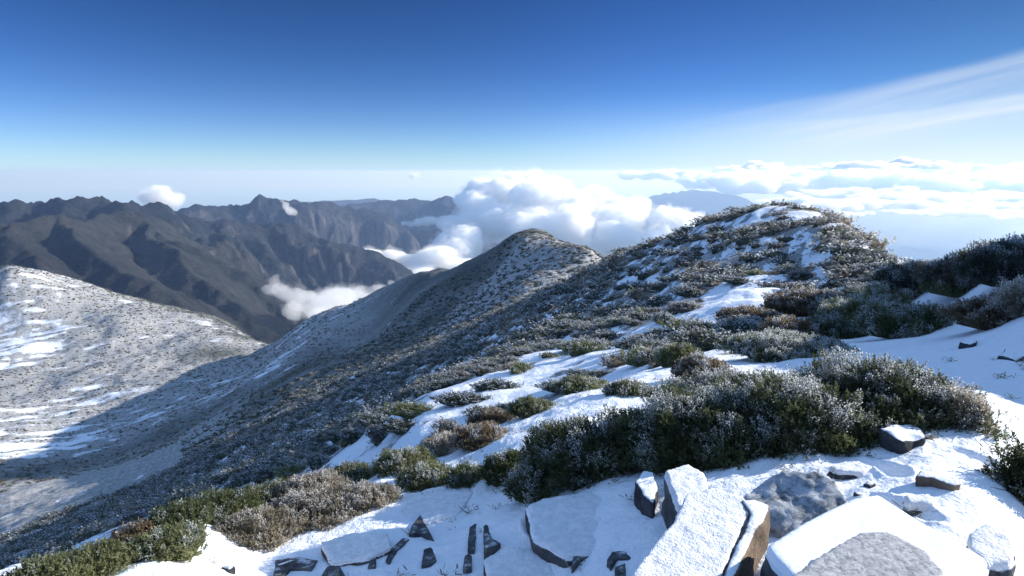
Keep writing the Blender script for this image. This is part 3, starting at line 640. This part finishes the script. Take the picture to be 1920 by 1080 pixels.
T1 = [small_tpl('heath', 36, 1, .8), small_tpl('heath', 36, 2, .95), small_tpl('rust', 36, 3, .85), small_tpl('straw', 30, 4, .9)]
mass('distant_shrubs', 7200, RMIN * .8, 120, -46, 42, 31, .8, T1, power=1.0, thr=.63, grow=.010, clump=.2)
T2 = [small_tpl('heath', 12, 5, .45, leaves=2, ll=.2, lw=.08), small_tpl('heath', 12, 6, .7, leaves=2, ll=.2, lw=.08), small_tpl('straw', 12, 7, .7, leaves=2, ll=.2, lw=.08)]
mass('distant_heath', 7000, 90, 260, -30, 16, 35, .8, T2, power=.9, thr=.62, clump=.2, grow=.002, bowl=True)

T3 = [small_tpl('straw', 8, 8, .55, leaves=2, ll=.22, lw=.1), small_tpl('brown', 8, 9, .5, leaves=2, ll=.22, lw=.1), small_tpl('green', 8, 10, .45, leaves=2, ll=.22, lw=.1)]
T4 = [small_tpl('straw', 10, 11, .3, ll=.5, lw=.05, sl=.3, leaves=2, h=.5, hull=False), small_tpl('brown', 8, 12, .2, ll=.5, lw=.05, sl=.3, leaves=2, h=.4, hull=False)]
mass('sprigs_in_snow', 260, 2.1, 7, -36, 42, 45, .05, T4, power=1.6, thr=9, grow=0)
mass('valley_tussocks', 16000, 215, 760, -44, -14, 39, .8, T3, power=1.6, thr=.55, clump=.15, grow=.001)
# ------------------------------------------------------------------ rocks and snow slabs
M_ROCK = mat_rock('slate_with_snow', (.03, .032, .038), (.12, .12, .125), .35, .62)
M_BROWN = mat_rock('rusty_slate', (.08, .06, .046), (.22, .17, .13), .75, .95)
M_DARK = mat_rock('dark_slate', (.018, .02, .026), (.075, .078, .085), .8, .97)
M_SHARD = mat_rock('bare_dark_slate', (.035, .038, .045), (.15, .15, .155), .98, 1.12)
M_RIME, _nt, _b = new_mat('rime_on_stone'); _rn = noise_node(_nt, 14, 8, .75)
_nt.links.new(ramp(_nt, _rn, [(.36, (.10, .11, .12)), (.46, (.30, .33, .36)), (.62, (.62, .64, .68))]), _b.inputs['Base Color']); bump(_nt, _b, _rn, .03, 1.0)
mc, nt_, b_ = new_mat('granular_snow_crust')
n1_ = noise_node(nt_, 22, 6, .7); n2_ = noise_node(nt_, 90, 3, .6)
nt_.links.new(ramp(nt_, n1_, [(.3, (.62, .63, .66)), (.6, (.80, .81, .84))]), b_.inputs['Base Color'])
bump(nt_, b_, math_node(nt_, 'ADD', math_node(nt_, 'MULTIPLY', n1_, .7), math_node(nt_, 'MULTIPLY', n2_, .5)), .02, .8)
M_SMOOTH, _nt, _b = new_mat('smooth_wind_packed_snow'); _b.inputs['Base Color'].default_value = (*SNOW, 1); bump(_nt, _b, noise_node(_nt, 60, 4, .6), .004, .6)
M_GRIT, _nt, _b = new_mat('grey_rime_crust'); _rn = noise_node(_nt, 45, 6, .75)
_nt.links.new(ramp(_nt, _rn, [(.35, (.28, .29, .31)), (.5, (.55, .56, .59)), (.65, (.78, .79, .82))]), _b.inputs['Base Color']); bump(_nt, _b, _rn, .03, 1.0)
def prism_mesh(name, pts, vec, voxel, disp, scale, inset=0):
    """pts: world points of one face, vec: how it is thickened"""
    bm = bmesh.new(); c = sum(pts, Vector()) / len(pts)
    if inset: pts = [p + (c - p) * inset for p in pts]
    a = [bm.verts.new(p) for p in pts]; b = [bm.verts.new(p + vec) for p in pts]; n = len(pts)
    bm.faces.new(a); bm.faces.new(b[::-1])
    for i in range(n): bm.faces.new((a[i], b[i], b[(i + 1) % n], a[(i + 1) % n]))
    bmesh.ops.recalc_face_normals(bm, faces=bm.faces); bmesh.ops.triangulate(bm, faces=bm.faces)
    me = bpy.data.meshes.new(name); bm.to_mesh(me); bm.free()
    t = bpy.data.textures.new('rubble', 'CLOUDS'); t.noise_scale = scale; t.noise_depth = 4
    return baked(name, me, [('REMESH', dict(mode='VOXEL', voxel_size=voxel, use_smooth_shade=True)), ('SMOOTH', dict(factor=.5, iterations=2)), ('DISPLACE', dict(texture=t, strength=disp, mid_level=.5, texture_coords='LOCAL'))])
def slab(poly, top, thick, label, mat=None, snow=.025, base=None, tilt=(0, 0), cap=None, name='rock_slab', voxel=.011, disp=.03):
    """flat stone: its outline as seen, laid on a (tilted) plane 'top' above the ground there"""
    cx = sum(p[0] for p in poly) / len(poly); cy = sum(p[1] for p in poly) / len(poly); g = hit(*(base or (cx, cy + 15))); z0 = g.z + top; pts = []
    for px, py in poly:
        d = at(px, py, 1.0); k = (z0 - tilt[0] * g.x - tilt[1] * g.y) / (d.z - tilt[0] * d.x - tilt[1] * d.y); pts.append(d * k)
    o = link(name, prism_mesh(name, pts, Vector((0, 0, -thick)), voxel, disp, .12), mat or M_ROCK); tag(o, label, 'rock')
    if snow:
        up = [p + Vector((0, 0, snow)) for p in pts]
        link('snow_cap', prism_mesh('snow_cap', up, Vector((0, 0, -snow - .02)), voxel, .014 if cap is None else .01, .04 if cap is None else .2, inset=.03), cap or mc, o)
    return o
slab([(1180, 1090), (1225, 1030), (1262, 985), (1285, 935), (1335, 922), (1395, 940), (1410, 965), (1385, 1020), (1350, 1100), (1180, 1120)], .24, .4, 'large slab thick with granular sunlit snow, left of the rusty rock edge')
slab([(1388, 938), (1415, 934), (1446, 944), (1444, 958), (1424, 990), (1396, 1045), (1372, 1100), (1342, 1100), (1372, 1035), (1408, 965)], .20, .3, 'narrow rusty brown rock edge between the two biggest snowy slabs', mat=M_BROWN, snow=0, disp=.02)
slab([(1392, 928), (1430, 900), (1480, 884), (1530, 888), (1565, 902), (1592, 935), (1540, 962), (1470, 996), (1435, 985), (1405, 955)], .10, .25, 'rounded boulder with thin blue grey rime and dark rim behind the rusty edge', mat=M_RIME, snow=0, disp=.05, tilt=(.25, .15))
slab([(1430, 1035), (1500, 990), (1600, 940), (1645, 934), (1720, 982), (1800, 1028), (1858, 1062), (1850, 1120), (1500, 1120), (1445, 1060)], .12, .3, 'broad flat slab with smooth sunlit snow sloping to the lower right', cap=M_SMOOTH)
slab([(1470, 1100), (1555, 1040), (1610, 1010), (1665, 1008), (1735, 1045), (1775, 1090), (1700, 1150), (1500, 1150)], .25, .3, 'domed stone with crusted snow resting at the bottom edge on the broad slab', disp=.08, cap=M_GRIT)
slab([(1812, 1012), (1845, 992), (1885, 1002), (1905, 1035), (1895, 1065), (1845, 1070), (1815, 1045)], .10, .2, 'small round snow covered stone at the lower right', disp=.04)
slab([(1716, 893), (1726, 882), (1765, 878), (1795, 890), (1806, 908), (1790, 910), (1750, 896)], .05, .2, 'brown stone rimming a blue shaded snow hollow on the right', mat=M_BROWN, snow=0)
slab([(1650, 806), (1680, 794), (1715, 792), (1738, 806), (1732, 824), (1690, 830)], .06, .2, 'dark boulder tucked under the right end of the thicket', mat=M_DARK, snow=0, disp=.05)
slab([(1245, 890), (1290, 878), (1322, 895), (1330, 925), (1300, 968), (1270, 960)], .15, .25, 'split slab with snow on top standing behind the large crusted slab')
slab([(1190, 902), (1205, 880), (1225, 885), (1235, 915), (1225, 945), (1205, 930)], .1, .2, 'dark knobbly stone at the foot of the twisted stems', mat=M_DARK, snow=0)
slab([(1550, 880), (1600, 872), (1640, 882), (1620, 892), (1570, 890)], .02, .1, 'flat dark rock edge in the bright snow behind the rimed boulder', mat=M_DARK, snow=.02)
slab([(1690, 938), (1740, 932), (1758, 945), (1748, 954), (1700, 950)], .02, .1, 'low snowy ledge with a dark right end, behind the broad slab', mat=M_ROCK)
slab([(1265, 975), (1288, 962), (1300, 985), (1280, 1000)], .06, .15, 'small dark wedge rock left of the large crusted slab', mat=M_DARK, snow=0)
# shaded, snow covered plates with dark broken edges, bottom centre
PL = [([(735, 942), (800, 918), (870, 905), (890, 925), (860, 968), (790, 990), (748, 985)], .035, 'shaded snow plate below the olive shrub on the left', (.10, -.05)),
 ([(985, 950), (1020, 935), (1150, 915), (1235, 930), (1240, 985), (1190, 1040), (1060, 1050), (1000, 1015)], .0, 'wide smooth plate of blue shaded snow under the thicket', (.05, 0)),
 ([(905, 1050), (950, 1025), (1060, 1040), (1070, 1075), (1050, 1120), (920, 1120)], .025, 'shaded snow plate at the bottom centre', (.08, 0)),
 ([(600, 1020), (660, 1000), (730, 1000), (735, 1030), (690, 1050), (620, 1060)], .025, 'shaded snow plate beside the sunlit snow bank', (.06, 0))]
for poly, top, lb, tl in PL: slab(poly, top, .16, lb, mat=M_ROCK, snow=.012, tilt=(tl[0] + .12, tl[1]), disp=.03)
UP = [([(765, 1002), (772, 985), (788, 964), (800, 985), (814, 1012), (790, 1000)], 2.62, .03, 'dark triangular rock tip standing out of the shaded snow'),
 ([(722, 1050), (732, 1028), (755, 1008), (768, 1010), (745, 1030), (730, 1055)], 2.5, .03, 'dark jagged rock edge left below the triangular tip'),
 ([(790, 1060), (794, 1030), (812, 1022), (818, 1050), (806, 1058)], 2.4, .03, 'dark toothed rock right below the triangular tip'),
 ([(868, 1068), (871, 1040), (885, 1034), (884, 1066)], 2.36, .03, 'narrow dark upright rock at the bottom left of centre'),
 ([(876, 1030), (880, 988), (893, 980), (890, 1030)], 2.5, .03, 'thin dark rock fin above the narrow upright rock'),
 ([(908, 1028), (906, 985), (915, 980), (922, 1008), (940, 1018), (925, 1024)], 2.5, .04, 'dark wedge rock right of the thin rock fin'),
 ([(1072, 1062), (1078, 1022), (1112, 1026), (1114, 1042), (1090, 1046)], 2.42, .04, 'dark square ended rock with a sunlit spot at the bottom centre'),
 ([(1138, 1048), (1148, 1034), (1170, 1032), (1196, 1046), (1180, 1050), (1158, 1044), (1146, 1058)], 2.4, .03, 'thin dark loop of rock edge left of the large crusted slab'),
 ([(512, 1078), (516, 1050), (560, 1044), (596, 1050), (584, 1066), (545, 1066), (530, 1082)], 2.75, .06, 'dark low rock at the bottom left in the blue snow shadow'),
 ([(598, 1085), (612, 1062), (632, 1054), (648, 1080), (640, 1100)], 2.6, .06, 'dark rock just right of the low rock at the bottom left'),
 ([(690, 1062), (694, 1046), (706, 1040), (704, 1062)], 2.5, .03, 'small dark rock chip between the bottom left rocks and the shaded plates'),
 ([(840, 935), (850, 925), (858, 945), (852, 950)], 3.0, .03, 'small dark rock chip on the upper shaded plate'),
 ([(1155, 1080), (1152, 1062), (1172, 1056), (1176, 1085)], 2.3, .03, 'small dark stub of rock at the bottom beside the large crusted slab')]
for k_, (poly, r, th, lb) in enumerate(UP): slab(poly, .012, .1, lb, mat=M_SHARD, snow=0, name='rock', tilt=(.12, -.12 - .05 * (k_ % 3)), voxel=.005, disp=.012, base=(sum(p[0] for p in poly) / len(poly), sum(p[1] for p in poly) / len(poly)))
for px, py, w_, lb in ((1630, 905, 26, 'small dark stone showing through the bright snow right of the rimed boulder'), (1610, 925, 22, 'dark sliver of stone in the bright snow, nearest the rimed boulder'), (1880, 800, 30, 'dark flat stone in the bright snow at the right edge'),
                       (1900, 665, 60, 'dark flat stone lying in the shaded path snow at the right edge'), (1815, 640, 34, 'thin dark stone in the shaded path snow by the golden topped shrub'), (1740, 815, 24, 'grey pebble beside the dark boulder at the thicket foot'), (425, 1062, 34, 'dark stone in the sunlit snow at the lower left')):
    slab([(px - w_ / 2, py), (px - w_ * .2, py - w_ * .2), (px + w_ * .35, py - w_ * .16), (px + w_ / 2, py + w_ * .05), (px + w_ * .1, py + w_ * .2)], .008, .1, lb, mat=M_DARK, snow=0, name='rock', disp=.04)

# ------------------------------------------------------------------ clouds
def puff_mesh(name, balls, seed, voxel, levels=2, kids=9, disp=.3, flat=1.0):
    rnd = random.Random(seed); L = list(balls); sp = list(L)
    for lev in range(levels):
        new = []
        for (x, y, z, r) in L:
            for k in range(kids):
                v = Vector((rnd.gauss(0, 1), rnd.gauss(0, 1), abs(rnd.gauss(0, 1)) * .8 + .05)).normalized(); q = rnd.uniform(.28, .52) * r
                new.append((x + v.x * r * .95, y + v.y * r * .95, z + v.z * r * .9 * flat, q))
        sp += new; L = new
    sp = np.array(sp); v, f = ICO
    co = (v[None] * sp[:, None, 3:4] * np.array([1, 1, flat]) + sp[:, None, :3]).reshape(-1, 3)
    fa = (f[None] + (np.arange(len(sp)) * len(v))[:, None, None]).reshape(-1, 3)
    R = np.median([b[3] for b in balls])
    t = bpy.data.textures.new('billows', 'CLOUDS'); t.noise_scale = R * .5; t.noise_depth = 5
    t2 = bpy.data.textures.new('wisps', 'CLOUDS'); t2.noise_scale = R * .14; t2.noise_depth = 5
    return baked(name, np_mesh(name, co, fa, n=3), [('REMESH', dict(mode='VOXEL', voxel_size=voxel, use_smooth_shade=True)),
        ('DISPLACE', dict(texture=t, strength=R * disp, mid_level=.5, texture_coords='LOCAL')), ('DISPLACE', dict(texture=t2, strength=R * disp * .6, mid_level=.5, texture_coords='LOCAL'))])
def cloud_mat(name, density):
    m = bpy.data.materials.new(name); m.use_nodes = True; nt = m.node_tree; nt.nodes.remove(nt.nodes['Principled BSDF'])
    v = nt.nodes.new('ShaderNodeVolumePrincipled'); v.inputs['Color'].default_value = (1, 1, 1, 1); v.inputs['Density'].default_value = density
    v.inputs['Anisotropy'].default_value = .1; nt.links.new(v.outputs[0], nt.nodes['Material Output'].inputs['Volume']); return m
MC_DENSE, MC_SOFT, MC_THIN = cloud_mat('cloud_dense', .026), cloud_mat('cloud_soft', .014), cloud_mat('cloud_thin', .004)
def cloud(label, blobs, mat, seed, voxel, jit=.5, per=3, **kw):
    """blobs: (px, py, metres, radius in px)"""
    rnd = random.Random(seed); balls = []
    for px, py, r, rp in blobs:
        R = rp * r / F
        for k in range(per):
            p = at(px + rnd.uniform(-jit, jit) * rp, py + rnd.uniform(-jit, jit) * rp * .7, r + rnd.uniform(-1, 1) * R)
            balls.append((p.x, p.y, p.z, R * rnd.uniform(.6, .9)))
    c = np.array(balls)[:, :3].mean(0); balls = [(b[0] - c[0], b[1] - c[1], b[2] - c[2], b[3]) for b in balls]
    o = link('cloud', puff_mesh('cloud', balls, seed, voxel, **kw), mat); o.location = c
    kv = dict(kw); kv['disp'] = 1.3
    link('veil', puff_mesh('veil', [(b[0], b[1], b[2], b[3] * 1.16) for b in balls], seed + 1, voxel * 1.1, **kv), MC_THIN, o)
    return tag(o, label, 'cloud')
cloud('huge heap of bright white cumulus boiling up behind the rounded second summit',
      [(900, 352, 5200, 22), (1045, 352, 5200, 20), (845, 430, 5000, 22), (850, 455, 4800, 26), (925, 352, 5200, 28), (960, 362, 5200, 34), (1000, 372, 5000, 38), (1050, 385, 5000, 36), (1090, 392, 4900, 34), (1140, 408, 4800, 34), (1190, 412, 4700, 30), (1240, 424, 4600, 30), (1290, 436, 4500, 26),
       (900, 385, 5000, 30), (890, 420, 4800, 34), (930, 420, 4700, 40), (1000, 430, 4600, 42), (1080, 440, 4500, 40), (1160, 455, 4400, 36), (1230, 460, 4300, 30), (1310, 460, 4400, 26), (1270, 418, 4700, 22), (1310, 425, 4600, 20), (1000, 345, 5300, 20), (1120, 375, 5100, 24), (1160, 388, 5000, 22), (870, 372, 5200, 18),
       (1290, 425, 4700, 24), (1200, 395, 5000, 22), (830, 470, 4500, 24), (870, 455, 4500, 30), (860, 480, 4300, 30)], MC_DENSE, 11, 15)
cloud('smooth low bank of white cloud filling the valley mouth below the blue headland',
      [(700, 478, 4100, 20), (740, 482, 4000, 22), (780, 492, 3900, 26), (820, 490, 3900, 30), (850, 500, 3900, 30), (800, 520, 3700, 30), (880, 505, 3800, 30), (690, 466, 4300, 14)], MC_DENSE, 12, 18, flat=.6)
cloud('soft white cloud lying in the deep valley below the cliffs',
      [(620, 572, 1500, 30), (650, 570, 1500, 30), (590, 580, 1450, 26), (600, 600, 1400, 22), (680, 560, 1550, 22), (710, 550, 1600, 14), (560, 560, 1450, 22), (530, 550, 1450, 16), (555, 590, 1400, 18)], MC_SOFT, 13, 6, disp=.5)
cloud('thin wisp of mist rising from the upper left end of the valley cloud',
      [(505, 545, 1450, 12), (515, 530, 1460, 9), (518, 518, 1470, 6), (735, 533, 1600, 7)], MC_SOFT, 23, 5)
cloud('pale cumulus peeping over the notch in the left range', [(285, 372, 4600, 14), (305, 368, 4600, 18), (325, 376, 4600, 15), (270, 374, 4600, 8)], MC_SOFT, 14, 16)
cloud('small wisp of mist hooked around the pointed dark peak', [(533, 388, 3700, 7), (540, 396, 3650, 9), (550, 398, 3650, 6), (530, 378, 3700, 4)], MC_SOFT, 15, 9)
cloud('tiny lone grey cloud floating over the haze above the headland', [(775, 331, 7000, 7), (783, 329, 7000, 5)], MC_SOFT, 16, 12)
cloud('thin white cloud tongue caught between the two dark spurs of the headland', [(770, 420, 5200, 9), (785, 417, 5200, 10), (800, 415, 5200, 11), (815, 413, 5200, 11), (830, 411, 5200, 12), (845, 412, 5200, 12), (755, 420, 5200, 6)], MC_SOFT, 17, 12, flat=.6)
PUFFS = []
for k in range(4):
    rnd = random.Random(90 + k)
    PUFFS.append(puff_mesh('cloud', [(rnd.gauss(0, 420), rnd.gauss(0, 260), rnd.gauss(0, 40), rnd.uniform(110, 230)) for _ in range(9)], 50 + k, 26, flat=.62))
    PUFFS[-1].materials.append(MC_SOFT)
rnd = random.Random(7); k = 0
for px0, px1, py0, py1, n, sc, z in ((1380, 2050, 322, 352, 46, 1.2, -330), (1480, 2050, 352, 392, 26, .9, -400), (1340, 1480, 335, 352, 5, .7, -380), (1560, 2050, 392, 406, 8, .6, -430), (1170, 1330, 322, 336, 4, .8, -330)):
    for q in range(n):
        px, py = rnd.uniform(px0, px1), rnd.uniform(py0, py1)
        d = at(px, py, 1.0); r = min(z / d.z, 24000); p = d * r
        o = bpy.data.objects.new('cloud', PUFFS[k % 4]); k += 1; COL.objects.link(o); o.location = p
        s_ = sc * rnd.uniform(.55, 1.25) * r / 11000; o.scale = (s_, s_, s_ * rnd.uniform(.5, .8)); o.rotation_euler = (0, 0, rnd.uniform(0, 6.28))
        wpx = s_ * 1900 * F / r; size = 'small' if wpx < 90 else 'long' if wpx < 190 else 'huge'
        row = 'on the horizon line' if py < 332 else 'in the far rows' if py < 352 else 'in the middle rows' if py < 378 else 'in the nearest row'
        col_ = 'over the blue far left ridges' if px < 900 else 'over the notch left of the hump' if px < 1330 else 'above the left skyline of the hump' if px < 1430 else 'above the left half of the hump top' if px < 1475 else 'above the right half of the hump top' if px < 1530 else 'just right of the hump top' if px < 1590 else 'above the right shoulder of the hump' if px < 1680 else 'over the left side of the knoll gap' if px < 1740 else 'over the right side of the knoll gap' if px < 1800 else 'over the left end of the knoll' if px < 1850 else 'over the right end of the knoll' if px < 1900 else 'at the right edge'
        tag(o, size + ' flat white cloud ' + row + ' ' + col_, 'cloud', 'clouds of the cloud sea on the right horizon')

# ------------------------------------------------------------------ haze
hm = bpy.data.materials.new('haze'); hm.use_nodes = True; nt = hm.node_tree; nt.nodes.remove(nt.nodes['Principled BSDF'])
v = nt.nodes.new('ShaderNodeVolumePrincipled'); v.inputs['Color'].default_value = (.42, .62, 1, 1); v.inputs['Absorption Color'].default_value = (.8, .86, 1, 1); v.inputs['Density'].default_value = 7e-5
v.inputs['Anisotropy'].default_value = .3; nt.links.new(v.outputs[0], nt.nodes['Material Output'].inputs['Volume'])
bm = bmesh.new(); bmesh.ops.create_cube(bm, size=1, matrix=Matrix.Translation((0, 0, -1350)) @ Matrix.Diagonal((200000, 200000, 2780, 1)))
me = bpy.data.meshes.new('haze'); bm.to_mesh(me); bm.free()
tag(link('haze', me, hm), kind='stuff')
